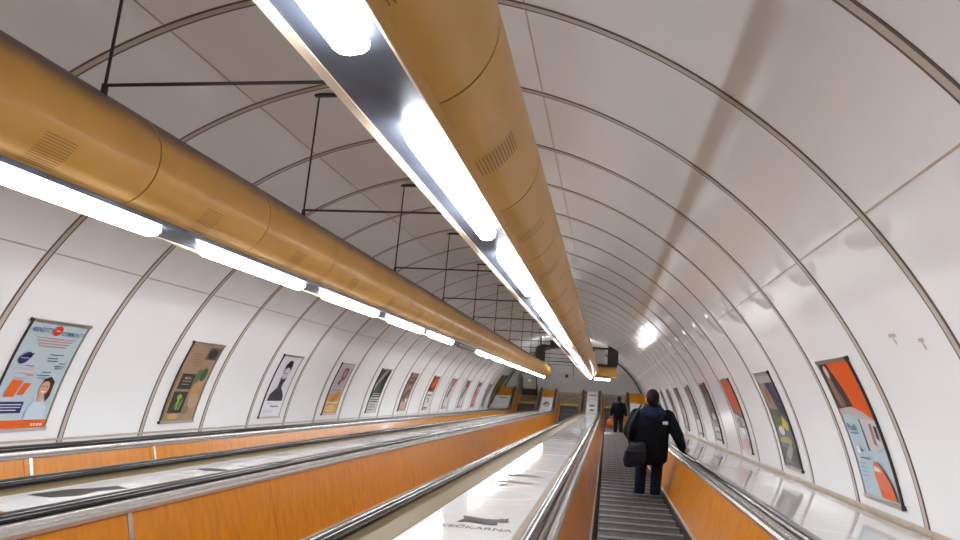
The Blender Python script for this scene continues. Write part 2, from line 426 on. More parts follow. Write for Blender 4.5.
# dark round loudspeaker and pipe on the end wall
t = thing('wall_speaker', on_wall(-2.02, .9, -.06), 'round dark loudspeaker on the grey end wall', 'loudspeaker')
def disc(x, u, r, f0, f1, nseg=20):
    return MB().loft([[on_wall(x + r * math.cos(2 * PI * i / nseg), u + r * math.sin(2 * PI * i / nseg), f) for i in range(nseg)] for f in (f0, f1)])
put('rim', disc(-2.03, .93, .105, -.05, 0), MT['sheetgrey'], t)
put('grille', disc(-2.03, .93, .085, -.075, -.05), MT['darkmetal'], t)
tag(put('conduit_pipe', MB().tube([on_wall(-2.9, 1.72, -.03), on_wall(-1.75, 1.72, -.03), on_wall(-1.70, 1.67, -.03), on_wall(-1.70, .9, -.03)], .016, 8), MT['rod'], None, on_wall(-2.2, 1.4, -.03)),
    'thin dark conduit bent down the grey end wall beside the loudspeaker', 'pipe')
FR[0] = MT_
# black and yellow lattice sheet at the far end of the left wall
t = thing('lattice_panel', ring(rd(180 - 12), 34.2, RAD - .02), 'black and yellow diagonal lattice panel at the far end of the left wall', 'panel')
put('backing', ringrect(rd(180 - 34), rd(180 - 8.6), 33.35, 35.25, RAD - .02, RAD - .005, 16), MT['blackrail'], t)
for i in range(-1, 2):
    for sg in (1, -1):
        mb = MB(); rings = []
        for q in range(13):
            v = q / 12; y = 33.4 + (i * .85 + (v if sg > 0 else 1 - v) * 1.25)
            if not 33.4 < y < 35.1: continue
            tt = rd(180 - 8.8 - 25 * v); w = .05
            rings.append([ring(tt, y - w, RAD - .021), ring(tt, y + w, RAD - .021), ring(tt, y + w, RAD - .0225 - .0005 * sg), ring(tt, y - w, RAD - .0225 - .0005 * sg)])
        if len(rings) > 2: put('lattice_bar', mb.loft(rings), MT['yellow'], t)

# ------------------------------------------------------------------ ducts
DZ, DQ = 1.15, .28
DL, DR = -2.78, -.66
DS0, DSP = 2.0, 1.297
def circ(cx, q, y, nseg=40, a0=0, a1=2 * PI): return [(cx + q * math.cos(a0 + (a1 - a0) * i / nseg), y, DZ + q * math.sin(a0 + (a1 - a0) * i / nseg)) for i in range(nseg)]
def duct(cx, yend, label, vents_y):
    t = thing('ventilation_duct', (cx, 3, DZ), label, 'duct')
    k = -5
    while True:
        a = DS0 + DSP * k; b = min(a + DSP, yend)
        if a > yend - .2: break
        last = b == yend
        rings = [circ(cx, DQ, a + .006), circ(cx, DQ, b - .006)]
        if last:
            rings = [circ(cx, DQ, a + .006), circ(cx, DQ, b - .12)] + [circ(cx, DQ - .12 + .12 * math.cos(x), b - .12 + .12 * math.sin(x)) for x in (.4, .8, 1.2, 1.5)]
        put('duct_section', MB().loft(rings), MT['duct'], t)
        put('seam_band', MB().loft([circ(cx, DQ - .006, b - .02), circ(cx, DQ - .006, b + .02)]), MT['seam'], t)
        # louvre vent on the underside, right of the light tray
        if b - a > .9:
            vm = MB()
            for q in range(13):
                th = rd(-66 + 38 * q / 12)
                w = .0058
                vs = []
                for yy, rr2 in ((a + .55, DQ + .0015), (a + .74, DQ + .0015)):
                    for th2 in (th - w, th + w):
                        vs.append((cx + rr2 * math.cos(th2), yy, DZ + rr2 * math.sin(th2)))
                vm.add(vs, [(0, 1, 3, 2)])
            put('vent_louvre', vm, MT['slot'], t)
        k += 1
    # polished light tray beneath
    a = DS0 - 5 * DSP; L = yend - .25
    put('light_tray', MB().extr([(cx + .088, .882), (cx + .083, .858), (cx - .135, .842), (cx - .135, .862), (cx + .05, .884)], a, L), MT['tray'], t)
    put('tray_lip', MB().extr([(cx - .133, .838), (cx - .162, .834), (cx - .175, .875), (cx - .165, .90), (cx - .133, .868)], a, L), MT['lip'], t)
    put('tray_edge', MB().extr([(cx + .084, .857), (cx + .088, .856), (cx + .092, .884), (cx + .088, .886)], a, L), MT['tray'], t)
    if cx == DR:                               # side flange shielding the lamps from the right wall
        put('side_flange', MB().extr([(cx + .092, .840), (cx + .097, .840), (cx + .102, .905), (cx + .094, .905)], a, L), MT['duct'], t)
        put('flange_edge', MB().extr([(cx + .091, .837), (cx + .098, .837), (cx + .098, .843), (cx + .091, .843)], a, L), MT['lip'], t)
    return t
t_l = duct(DL, 32.2, 'ochre round ventilation duct hanging on the left, lamps along its underside', 0)
t_r = duct(DR, 28.2, 'ochre round ventilation duct hanging on the right, nearest overhead', 0)
# the right duct's end turns to the right
el = MB(); pts = []
for i in range(7):
    a = PI / 2 * i / 6
    pts.append((DR + .34 * (1 - math.cos(a)), 28.1 + .34 * math.sin(a), DZ))
pts += [(.36, 28.44, DZ)]
el.tube(pts, .26, 28)
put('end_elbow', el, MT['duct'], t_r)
put('elbow_tray', MB().box(-.62, .12, 28.20, 28.42, .845, .87), MT['tray'], t_r)
t = thing('vent_shaft', (.25, 28.45, 2.0), 'dark square shaft rising from the right duct end to the ceiling', 'shaft')
put('shaft', MB().box(-.02, .40, 28.30, 28.65, 1.40, 2.30), MT['darkmetal'], t)
put('collar', MB().box(-.62, .44, 28.28, 28.68, 2.02, 2.08), MT['rod'], t)
t = thing('junction_box', (-.32, 28.5, 1.7), 'pale grey metal box beside the dark shaft above right duct end', 'box')
put('body', MB().box(-.52, -.13, 28.32, 28.66, 1.42, 2.0), MT['sheetgrey'], t)
put('cover', MB().box(-.50, -.15, 28.305, 28.32, 1.45, 1.97), MT['sheetgrey'], t)
t = thing('vent_pipe', (-2.75, 28.2, 1.7), 'dark vertical pipe elbow above the far end of the left duct', 'pipe')
put('pipe', MB().tube([(-2.72, 28.2, 1.40), (-2.72, 28.2, 1.70), (-2.70, 28.2, 1.85), (-2.60, 28.2, 1.95), (-2.45, 28.2, 2.0), (-1.2, 28.2, 2.0)], .1, 16, [.2, .22, .22, .16, .06, .05]), MT['darkmetal'], t)
put('bracket', MB().box(-2.75, -2.69, 28.15, 28.25, 1.9, 2.40), MT['rod'], t)

# lamps
def lamp_section(cx, w, z0, d, y):
    return [(cx - w, y, z0), (cx - w, y, z0 - d * .55), (cx - w * .6, y, z0 - d * .93), (cx, y, z0 - d), (cx + w * .6, y, z0 - d * .93), (cx + w, y, z0 - d * .55), (cx + w, y, z0)]
def make_lamp(length):
    d = MB(); sc = []
    for f, k in ((0, .55), (.03, .85), (.07, 1), (length - .07, 1), (length - .03, .85), (length, .55)):
        sc.append(lamp_section(0, .042 * (.7 + .3 * k), -.008, .062 * k, f))
    d.loft(sc)
    h = MB().box(-.030, .030, .01, length - .01, -.016, 0)
    return d.mesh('diffuser'), h.mesh('housing')
LB = {1: make_lamp(1.50), 0: make_lamp(1.62)}
for q in (0, 1):
    LB[q][1].materials.append(MT['housing'])
    b0 = LB[q][0]; vs = []
    for key in ('lamp', 'lampoff', 'lampdim'):
        mm = b0.copy(); mm.materials.append(MT[key]); vs.append(mm)
    LB[q] = (vs, LB[q][1])
def lamp(right, y, state, label):
    cx = (DR if right else DL) + .006; z = .852
    t = thing('fluorescent_lamp', (cx, y, z), label, 'lamp', 'lamps under the right duct' if right else 'lamps under the left duct')
    copyat('housing', LB[right][1], t, (cx, y, z)); copyat('diffuser', LB[right][0][state], t, (cx, y, z))
for k in range(-2, 12):
    y = 2.05 + 2.03 * k
    st = 2 if k == 5 else 0
    if y + 1.7 > 28.0: break
    lamp(1, y, st, ('%s white fluorescent lamp from the viewer under the right duct' % ORD[k + 1] if k >= -1 else 'white lamp under the right duct behind the viewer') if st == 0 else 'reddish failing lamp under the right duct, far along')
lamp(1, 2.05 + 2.03 * 12, 0, 'last white lamp under the right duct before the elbow')
for k in range(-3, 14):
    y = 4.20 + 2.105 * k
    if y + 1.7 > 31.9: break
    st = 1 if k == 4 else 0
    lamp(0, y, st, ('%s white fluorescent lamp from the viewer under the left duct' % ORD[k + 1] if k >= -1 else 'white lamp under the left duct beside the viewer, the %s back' % ORD[-k - 2]) if st == 0 else 'dark unlit lamp under the left duct between lit ones')
# small lamp at the elbow
mb = MB().loft([[(x, yy, z) for yy, z in ((28.26, .845), (28.26, .80), (28.31, .775), (28.36, .80), (28.36, .845))] for x in (-.5, .10)])
tag(put('elbow_lamp', mb, MT['lamp'], None, (-.2, 28.3, .82)), 'short lit lamp turned sideways under the right duct elbow', 'lamp')

# fill lamps added between the ducts to brighten the landing and end wall
for x, nm in ((-2.25, 'left'), (-1.25, 'right')):
    t = thing('fill_light', (x, 29.3, 2.3), 'small dark added lamp turned away down the slope, %s of the pair between the ducts' % nm, 'fill_light', 'added lights above the landing')
    put('housing', MB().box(x - .16, x + .16, 29.2, 29.3, 2.08, 2.32), MT['darkmetal'], t)
    put('lens', MB().loft([[(xx, 29.31, 2.09), (xx, 29.33, 2.08), (xx, 29.60, 2.31), (xx, 29.58, 2.32)] for xx in (x - .14, x + .14)]), MT['fill_lens'], t)
    put('bracket', MB().box(x - .02, x + .02, 29.22, 29.26, 2.32, 2.52), MT['rod'], t)
    put('visor', MB().box(x - .17, x + .17, 29.3, 29.85, 2.322, 2.337), MT['darkmetal'], t)
# hanger frames
def hanger(y, label):
    t = thing('hanger_frame', (-2.62, y, 2.4), label, 'hanger frame', 'iron hanger frames over the ducts')
    put('rod', MB().tube([(-2.60, y, 2.50), (-2.62, y, 1.425)], .0085, 8), MT['rod'], t)
    put('cross_bar', MB().tube([(-2.62, y, 1.425), (-.80, y, 1.425)], .0095, 8), MT['rod'], t)
    put('rod', MB().tube([(-.84, y, 1.425), (-.84, y, 2.51)], .013, 8), MT['rod'], t)
    put('bracket', MB().box(-2.64, -2.44, y - .02, y + .02, 2.465, 2.49), MT['rod'], t)
    for x in (-2.62, -.84):
        put('saddle', MB().box(x - .012, x + .012, y - .012, y + .012, 1.37, 1.43), MT['rod'], t)
hy = [2.94, 5.37, 8.02] + [8.02 + 2.594 * i for i in range(1, 10)]
for i, y in enumerate(hy): hanger(y, 'dark iron hanger frame over the ducts, %s from the viewer' % ORD[i])

# twin spotlight high on the right lining
t = thing('twin_spotlight', ring(rd(47.5), 18.4, RAD - .05), 'small twin spotlight high on the right lining', 'spotlight')
for y in (17.7, 19.2):
    p = Vector(ring(rd(48), y, RAD - .07))
    put('lamp_head', MB().ell(p, .04, .07, .05), MT['spot'], t)
mb = MB().tube([ring(rd(48), 17.6, RAD - .012), ring(rd(48), 19.3, RAD - .012)], .02, 8)
put('bar', mb, MT['sheetgrey'], t)

# ------------------------------------------------------------------ printed posters
def font_mesh(txt):
    cu = bpy.data.curves.new('lettering', 'FONT'); cu.body = txt; cu.resolution_u = 2; cu.offset = .010; cu.align_x = 'CENTER'; cu.align_y = 'CENTER'
    ob = bpy.data.objects.new('lettering', cu); COL.objects.link(ob); bpy.context.view_layer.update()
    dg = bpy.context.evaluated_depsgraph_get(); me = bpy.data.meshes.new_from_object(ob.evaluated_get(dg))
    bpy.data.objects.remove(ob); bpy.data.curves.remove(cu)
    vs = [(v.co.x, v.co.y) for v in me.vertices]; fs = [tuple(p.vertices) for p in me.polygons]
    bpy.data.meshes.remove(me)
    return vs, fs
def shape(sp):
    k = sp[0]
    if k == 'R': x0, y0, x1, y1 = sp[1:5]; return [(x0, y0), (x1, y0), (x1, y1), (x0, y1)], None
    if k == 'E':
        cx, cy, rx, ry = sp[1:5]; a = sp[6] if len(sp) > 6 else 0
        return [(cx + rx * math.cos(t) * math.cos(a) - ry * math.sin(t) * math.sin(a), cy + rx * math.cos(t) * math.sin(a) + ry * math.sin(t) * math.cos(a)) for t in [2 * PI * i / 20 for i in range(20)]], None
    if k == 'P': return list(sp[1]), None
    if k == 'T':
        txt, cx, cy, w, h = sp[1:6]
        vs, fs = font_mesh(txt)
        xs = [v[0] for v in vs]; ys = [v[1] for v in vs]
        sx = w / (max(xs) - min(xs)); sy = h / (max(ys) - min(ys)); mx = (max(xs) + min(xs)) / 2; my = (max(ys) + min(ys)) / 2
        return [(cx + (x - mx) * sx, cy + (y - my) * sy) for x, y in vs], fs
NAMES = {'R': 'printed_block', 'E': 'printed_figure', 'P': 'printed_figure', 'T': 'printed_text'}
def prints(parent, design, W, H, mapf, cut):
    for i, sp in enumerate(design):
        vs, fs = shape(sp); col = sp[-1] if sp[0] != 'E' else sp[5]
        if sp[0] == 'P': col = sp[2]
        if fs is None: fs = [tuple(range(len(vs)))]
        bm = bmesh.new(); bv = [bm.verts.new(((x - .5) * W, y * H, 0)) for x, y in vs]
        for f in fs:
            try: bm.faces.new([bv[j] for j in f])
            except ValueError: pass
        if cut:
            k = 1
            while k * .06 < H:
                g = bm.verts[:] + bm.edges[:] + bm.faces[:]
                bmesh.ops.bisect_plane(bm, geom=g, plane_co=(0, k * .06, 0), plane_no=(0, 1, 0)); k += 1
        bmesh.ops.triangulate(bm, faces=bm.faces)
        mb = MB(); bm.verts.index_update()
        mb.add([mapf(v.co.x, v.co.y, .0022 + .0007 * i) for v in bm.verts], [tuple(v.index for v in f.verts) for f in bm.faces]); bm.free()
        put(NAMES[sp[0]], mb, cmat(col), parent)

def wall_poster(left, yc, base, design, label, w=.70):
    if left: ta, tb = rd(180 - 9.86), rd(180 - 25.7); sg = 1
    else: ta, tb = rd(11.05), rd(26.85); sg = -1
    H = abs(tb - ta) * RAD
    tm = (ta + tb) / 2
    t = thing('wall_poster', ring(tm, yc, RAD), label, 'poster', 'posters along the left wall' if left else 'posters along the right wall')
    sheet = put('sheet', ringrect(ta, tb, yc - w / 2, yc + w / 2, RAD - .010, RAD - .001, 18), cmat(base), t)
    def mp(a, b, off): return ring(ta + (tb - ta) * b / H, yc + sg * a, RAD - .010 - off)
    prints(sheet, design, w, H, mp, True)
    dt = (tb - ta) / H
    for nm, b0, b1 in (('bottom_rail', -.028, .004), ('top_rail', H - .004, H + .028)):
        put(nm, ringrect(ta + dt * b0, ta + dt * b1, yc - w / 2 - .03, yc + w / 2 + .03, RAD - .024, RAD - .001, 2), MT['alu'], t)
        for s2 in (-1,) if left else (-1,):
            y = yc + s2 * (w / 2 + .03)
            put('end_cap', ringrect(ta + dt * b0, ta + dt * b1, y - .012, y + .012, RAD - .028, RAD - .001, 2), MT['blackrail'], t)
    for s2 in (-1, 1):
        y = yc + s2 * (w / 2 + .012)
        put('side_rail', ringrect(ta, tb, y - .007, y + .007, RAD - .019, RAD - .001, 18), MT['blackrail'] if s2 == -1 else MT['alu'], t)
    return t
def lines(n, x0, x1, y, dy, h, col, jag=.0):
    return [('R', x0 + random.random() * jag, y - i * dy, x1 - random.random() * jag, y - i * dy + h, col) for i in range(n)]
blue = rgb(190, 208, 216); navy = rgb(50, 50, 105); org_ = rgb(232, 104, 42); ink = rgb(60, 70, 95); red = rgb(215, 70, 50)
sk = rgb(225, 165, 140)
L = []
L.append((blue, [('R', 0, 0, 1, .075, org_), ('R', .02, .14, .49, .245, navy), ('R', .04, .215, .46, .222, rgb(235, 235, 245)), ('R', .04, .19, .46, .197, rgb(235, 235, 245)), ('R', .04, .165, .40, .172, rgb(235, 235, 245)),
    ('P', [(.10, .29), (.27, .29), (.33, .44), (.15, .45)], org_), ('P', [(.31, .31), (.42, .31), (.48, .42), (.36, .42)], org_),
    ('P', [(.57, .08), (.57, .20), (.66, .26), (.80, .27), (.90, .20), (.94, .08)], rgb(205, 220, 235)),
    ('P', [(.68, .245), (.78, .245), (.79, .32), (.70, .32)], sk),
    ('P', [(.66, .36), (.68, .46), (.78, .49), (.88, .44), (.89, .30), (.84, .245), (.80, .30)], rgb(70, 45, 40)), ('E', .74, .375, .085, .07, sk),
    ('P', [(.69, .348), (.79, .348), (.74, .33)], rgb(250, 245, 240)), ('E', .71, .392, .012, .006, rgb(60, 40, 35)), ('E', .77, .392, .012, .006, rgb(60, 40, 35)),
    ('E', .17, .655, .095, .052, navy, .3), ('P', [(.20, .68), (.29, .71), (.26, .66)], rgb(25, 22, 40)), ('R', .10, .65, .24, .657, rgb(190, 190, 220)),
    ('T', 'BENEFITY', .22, .93, .34, .045, rgb(70, 105, 150)), ('E', .475, .935, .075, .048, red), ('T', 'COMMUNITY', .77, .915, .40, .045, rgb(70, 105, 150)), ('R', .44, .93, .51, .94, rgb(250, 220, 210))]
    + [('R', .18 + .03 * i, .855 - .026 * i, .86 - .03 * i, .862 - .026 * i, rgb(205, 130, 125)) for i in range(4)]
    + [('R', .55, .70, .80, .707, ink), ('R', .53, .665, .72, .672, ink), ('R', .55, .64, .74, .647, ink), ('R', .78, .62, .90, .627, ink), ('R', .72, .59, .90, .597, ink), ('R', .74, .57, .88, .577, ink), ('R', .55, .53, .70, .537, ink), ('R', .48, .50, .70, .507, ink), ('R', .50, .475, .68, .48, ink)]
    + [('R', .22, .585, .36, .592, red), ('R', .15, .56, .38, .568, rgb(225, 190, 195)), ('R', .12, .52, .44, .53, rgb(225, 195, 200)), ('R', .30, .50, .42, .506, red), ('R', .16, .475, .40, .485, rgb(225, 195, 200)),
       ('T', 'atea', .80, .04, .22, .028, rgb(250, 235, 225))],
    'light blue poster with orange blocks and smiling woman, nearest on the left wall'))
kraft = rgb(170, 145, 118); dk = rgb(62, 60, 56); gr = rgb(140, 175, 75)
L.append((kraft, [('R', .14, .40, .56, .60, dk), ('R', .08, .10, .55, .37, dk), ('R', .60, .80, .98, .97, rgb(105, 95, 92)), ('E', .79, .88, .15, .07, rgb(60, 58, 60)),
    ('R', .22, .50, .50, .508, rgb(190, 190, 180)), ('R', .22, .46, .46, .466, rgb(190, 190, 180)), ('T', 'MENU', .36, .545, .22, .03, rgb(200, 190, 170)),
    ('E', .32, .30, .075, .035, gr), ('P', [(.22, .14), (.30, .27), (.36, .27), (.34, .14), (.30, .14), (.30, .22)], gr), ('P', [(.36, .14), (.38, .22), (.44, .30), (.46, .24), (.42, .14)], rgb(115, 150, 70)),
    ('E', .72, .42, .19, .10, rgb(196, 152, 104), .5), ('E', .80, .60, .10, .09, rgb(70, 105, 75), .4), ('E', .64, .58, .07, .09, rgb(95, 125, 85)), ('E', .78, .26, .17, .10, rgb(186, 160, 130)),
    ('E', .30, .06, .16, .035, rgb(205, 170, 110)), ('E', .62, .14, .12, .05, rgb(150, 120, 95)), ('R', .04, .02, .08, .66, rgb(196, 150, 100))]
    + [('R', .16 + .03 * i, .86 - .035 * i, .56, .868 - .035 * i, rgb(150, 122, 100)) for i in range(5)],
    'brown paper poster with dark menu blocks and green vegetables, second on the left wall'))
pf = rgb(226, 226, 236)
L.append((pf, [('R', .0, .0, 1, .245, rgb(240, 240, 246)), ('P', [(.12, .25), (.16, .36), (.34, .44), (.40, .47), (.60, .47), (.72, .42), (.86, .34), (.90, .25)], rgb(45, 45, 50)), ('P', [(.40, .40), (.40, .56), (.62, .56), (.62, .40)], rgb(70, 68, 72)),
    ('E', .52, .69, .15, .15, rgb(215, 212, 215)), ('P', [(.35, .70), (.36, .85), (.46, .93), (.62, .92), (.70, .83), (.68, .72), (.64, .79), (.52, .81), (.41, .78)], rgb(25, 25, 28)),
    ('P', [(.38, .66), (.40, .56), (.52, .52), (.64, .56), (.67, .66), (.60, .62), (.52, .605), (.44, .62)], rgb(40, 40, 44)), ('R', .42, .70, .50, .715, rgb(50, 50, 55)), ('R', .55, .70, .63, .715, rgb(50, 50, 55)), ('R', .46, .625, .58, .634, rgb(90, 85, 88)),
    ('R', .40, .20, .44, .206, ink), ('R', .36, .15, .78, .175, rgb(150, 150, 165)), ('R', .18, .215, .34, .222, rgb(110, 110, 125)), ('R', .10, .10, .50, .106, rgb(190, 190, 205)), ('R', .10, .08, .60, .086, rgb(190, 190, 205)), ('R', .10, .06, .54, .066, rgb(190, 190, 205))],
    'white poster with black and white portrait of a bearded person, third on the left wall'))
L.append((rgb(186, 180, 188), [('R', 0, 0, 1, .40, rgb(214, 160, 78)), ('E', .55, .30, .34, .09, rgb(196, 128, 40), .3), ('E', .45, .10, .34, .08, rgb(228, 190, 120)), ('R', .08, .20, .90, .23, rgb(240, 215, 170)),
    ('E', .60, .80, .20, .15, rgb(140, 70, 58)), ('E', .58, .80, .10, .07, rgb(196, 150, 140)), ('E', .45, .62, .12, .05, rgb(150, 84, 70)), ('R', .2, .45, .8, .48, rgb(160, 150, 160)), ('R', .0, .92, 1, 1, rgb(196, 196, 196))],
    'lilac and amber poster with a rust oval, fourth on the left wall'))
L.append((rgb(52, 60, 54), [('R', 0, 0, 1, .33, rgb(200, 200, 196)), ('P', [(0, .62), (.5, .98), (.75, .98), (.1, .45)], rgb(150, 148, 146)), ('E', .40, .50, .25, .08, rgb(62, 112, 68), .5), ('P', [(.6, .5), (1, .8), (1, .98), (.7, .7)], rgb(36, 34, 44)),
    ('R', .1, .36, .95, .385, rgb(196, 196, 160)), ('R', .1, .41, .95, .43, rgb(170, 176, 150)), ('R', .1, .27, .9, .29, rgb(70, 70, 70)), ('R', .1, .22, .9, .24, rgb(70, 70, 70)), ('R', .1, .15, .7, .165, rgb(110, 110, 110)), ('R', .1, .10, .8, .115, rgb(110, 110, 110)), ('R', .1, .04, .6, .055, rgb(110, 110, 110))],
    'dark green and black poster with pale striped foot, fifth on the left wall'))
br = rgb(150, 122, 104)
L.append((br, [('R', .05, .70, .95, .78, rgb(110, 84, 70)), ('R', .05, .84, .95, .90, rgb(112, 90, 78)), ('E', .5, .5, .3, .14, rgb(186, 156, 132), .4), ('P', [(.1, .35), (.6, .6), (.8, .5), (.3, .25)], rgb(100, 78, 66)), ('R', .1, .03, .9, .22, rgb(200, 168, 158)), ('R', .55, .22, .9, .3, rgb(220, 214, 206))],
    'brown and beige poster, sixth on the left wall'))
L.append((rgb(224, 222, 218), [('R', 0, .52, 1, 1, rgb(178, 68, 42)), ('E', .35, .62, .3, .08, rgb(110, 30, 28)), ('P', [(.2, .70), (.7, .98), (.95, .9), (.4, .62)], rgb(220, 110, 60)), ('R', .15, .40, .8, .44, rgb(120, 120, 120)), ('R', .15, .30, .7, .33, rgb(150, 150, 150)), ('E', .6, .24, .2, .07, rgb(176, 176, 176)), ('R', .1, .02, .7, .06, rgb(90, 90, 90))],
    'red topped poster with white lower half, seventh on the left wall'))
L.append((rgb(216, 208, 210), [('R', .2, .72, 1, 1, rgb(186, 120, 130)), ('E', .5, .55, .26, .14, rgb(90, 78, 84), .5), ('E', .4, .40, .16, .06, rgb(60, 60, 62)), ('R', .1, .02, .7, .05, rgb(90, 90, 90))],
    'pink topped poster with dark middle, eighth on the left wall'))
L.append((rgb(206, 202, 206), [('R', .2, .78, 1, 1, rgb(150, 90, 104)), ('P', [(.1, .35), (.6, .85), (.95, .85), (.4, .35)], rgb(60, 54, 62)), ('R', .1, .02, .7, .05, rgb(90, 90, 90))], 'pink poster with a dark diagonal, ninth on the left wall'))
L.append((rgb(196, 150, 158), [('R', .2, .84, 1, 1, rgb(100, 74, 80)), ('E', .5, .5, .2, .2, rgb(170, 110, 122)), ('R', .1, .05, .8, .1, rgb(140, 90, 100))], 'rose pink poster, tenth on the left wall'))
L.append((rgb(180, 176, 176), [('P', [(.2, .3), (.7, .98), (1, .98), (.5, .25)], rgb(50, 48, 50)), ('R', .2, .05, .8, .12, rgb(120, 120, 120))], 'grey poster with black diagonal, last on the left wall'))
PY0, PP = RIB0 + RIBP / 2, 2 * RIBP
for i, (b, d, lab) in enumerate(L): wall_poster(True, PY0 + .02 + PP * i, b, d, lab)
Rr = []
Rr.append((rgb(184, 204, 216), [('P', [(.0, .60), (.0, 1), (.60, 1), (.80, .66), (.50, .60)], rgb(72, 52, 46)), ('P', [(.26, 1), (1, 1), (1, .56), (.72, .585), (.52, .66), (.44, .8)], rgb(228, 92, 20)),
    ('E', .14, .78, .08, .13, rgb(150, 118, 104), .3), ('E', .26, .70, .06, .08, rgb(120, 92, 80)), ('E', .16, .93, .07, .05, rgb(214, 196, 186)), ('P', [(.0, .60), (.0, .64), (.5, .66), (.75, .62), (1, .565), (1, .53), (.5, .6)], rgb(196, 180, 170)),
    ('P', [(.50, .35), (.52, .575), (.99, .56), (.99, .38), (.70, .33)], rgb(206, 204, 212)), ('P', [(.50, .34), (.52, .57), (.56, .57), (.56, .34)], rgb(80, 84, 100)), ('P', [(.74, .40), (.78, .54), (.86, .54), (.82, .38)], rgb(176, 120, 116)), ('P', [(.88, .44), (.90, .53), (.97, .52), (.95, .42)], rgb(56, 50, 60)),
    ('T', 'Pudi', .22, .505, .26, .05, rgb(60, 74, 100)), ('R', .14, .455, .36, .465, rgb(96, 112, 136)), ('R', .14, .31, .26, .36, rgb(226, 232, 240)), ('R', .20, .275, .50, .285, rgb(90, 104, 130)), ('R', .26, .33, .36, .34, rgb(90, 104, 130))]
    + [('R', .10, .235 - .03 * i, .28, .241 - .03 * i, rgb(140, 160, 180)) for i in range(4)]
    + [('P', [(.56, .02), (.50, .17), (.54, .25), (.62, .275), (.74, .24), (.90, .14), (.96, .02)], rgb(224, 116, 74)), ('P', [(.58, .02), (.58, .08), (.95, .06), (.96, .02)], rgb(226, 96, 26)), ('P', [(.53, .20), (.56, .24), (.70, .225), (.74, .20)], rgb(240, 214, 200))],
    'orange and light blue poster, nearest on the right wall'))
Rr.append((rgb(96, 98, 106), [('R', 0, .90, 1, 1, rgb(176, 170, 166)), ('P', [(0, .62), (0, .9), (.5, .9), (.6, .6)], rgb(160, 140, 126)), ('P', [(.4, .9), (1, .9), (1, .5), (.62, .6)], rgb(52, 58, 84)), ('E', .3, .76, .14, .07, rgb(150, 96, 60), .4),
    ('P', [(.05, .46), (.3, .60), (.75, .50), (.85, .40), (.4, .42)], rgb(82, 110, 56)), ('P', [(.5, .42), (.7, .54), (.95, .46), (.85, .38)], rgb(206, 190, 70)), ('E', .4, .38, .18, .05, rgb(206, 206, 204)), ('P', [(.1, .26), (.4, .33), (.9, .30), (.8, .24)], rgb(166, 160, 80)), ('R', .05, .02, .95, .2, rgb(76, 72, 74)), ('E', .5, .14, .3, .06, rgb(150, 148, 150), .3), ('P', [(.1, .03), (.3, .12), (.6, .05)], rgb(120, 116, 118))],
    'dark poster with green and yellow shapes, second on the right wall'))
Rr.append((rgb(196, 198, 204), [('P', [(0, .60), (0, 1), (1, 1), (1, .50), (.6, .52)], rgb(200, 84, 40)), ('P', [(.0, .52), (.0, .6), (.7, .52), (1, .5), (1, .44)], rgb(110, 84, 80)), ('E', .45, .40, .3, .06, rgb(120, 128, 140)), ('R', .2, .32, .9, .345, rgb(90, 96, 110)), ('E', .6, .27, .22, .05, rgb(226, 228, 232)), ('R', .15, .03, .9, .17, rgb(206, 168, 156))],
    'poster with rust red top and grey foot, third on the right wall'))
Rr.append((rgb(98, 80, 74), [('R', 0, .82, 1, 1, rgb(70, 56, 52)), ('E', .5, .65, .28, .08, rgb(140, 108, 94)), ('E', .5, .42, .3, .06, rgb(206, 204, 204)), ('R', .1, .32, .9, .36, rgb(60, 58, 60)), ('R', .1, .04, .9, .24, rgb(186, 182, 180)), ('R', .2, .14, .8, .17, rgb(100, 96, 96))],
    'dark brown poster with pale lower bands, fourth on the right wall'))
Rr.append((rgb(120, 112, 112), [('R', 0, .6, 1, 1, rgb(94, 86, 88)), ('E', .5, .75, .26, .09, rgb(150, 140, 140)), ('R', .1, .04, .9, .3, rgb(206, 202, 202)), ('R', .2, .4, .8, .46, rgb(70, 64, 66))], 'grey poster with pale foot, fifth on the right wall'))
Rr.append((rgb(150, 132, 132), [('R', 0, .7, 1, 1, rgb(110, 80, 80)), ('R', .1, .3, .9, .5, rgb(186, 180, 180)), ('R', .1, .05, .9, .12, rgb(110, 104, 104))], 'dusky rose poster, sixth on the right wall'))
Rr.append((rgb(112, 104, 102), [('R', .1, .1, .9, .4, rgb(170, 164, 160)), ('E', .5, .7, .3, .12, rgb(80, 72, 72))], 'brown grey poster, seventh on the right wall'))
Rr.append((rgb(100, 100, 108), [('R', .1, .1, .9, .3, rgb(160, 160, 166)), ('E', .5, .7, .3, .1, rgb(140, 120, 116))], 'blue grey poster, eighth on the right wall'))
Rr.append((rgb(140, 120, 112), [('R', 0, .5, 1, .7, rgb(90, 76, 72))], 'tan poster with brown band, ninth on the right wall'))
Rr.append((rgb(130, 130, 130), [('R', 0, .6, 1, .9, rgb(80, 80, 84))], 'plain grey poster, tenth on the right wall'))
Rr.append((rgb(150, 140, 136), [('R', 0, .1, 1, .4, rgb(90, 84, 84))], 'last small poster at the far end of the right wall'))
for i, (b, d, lab) in enumerate(Rr): wall_poster(False, PY0 + .03 + PP * i, b, d, lab)

FR[0] = M
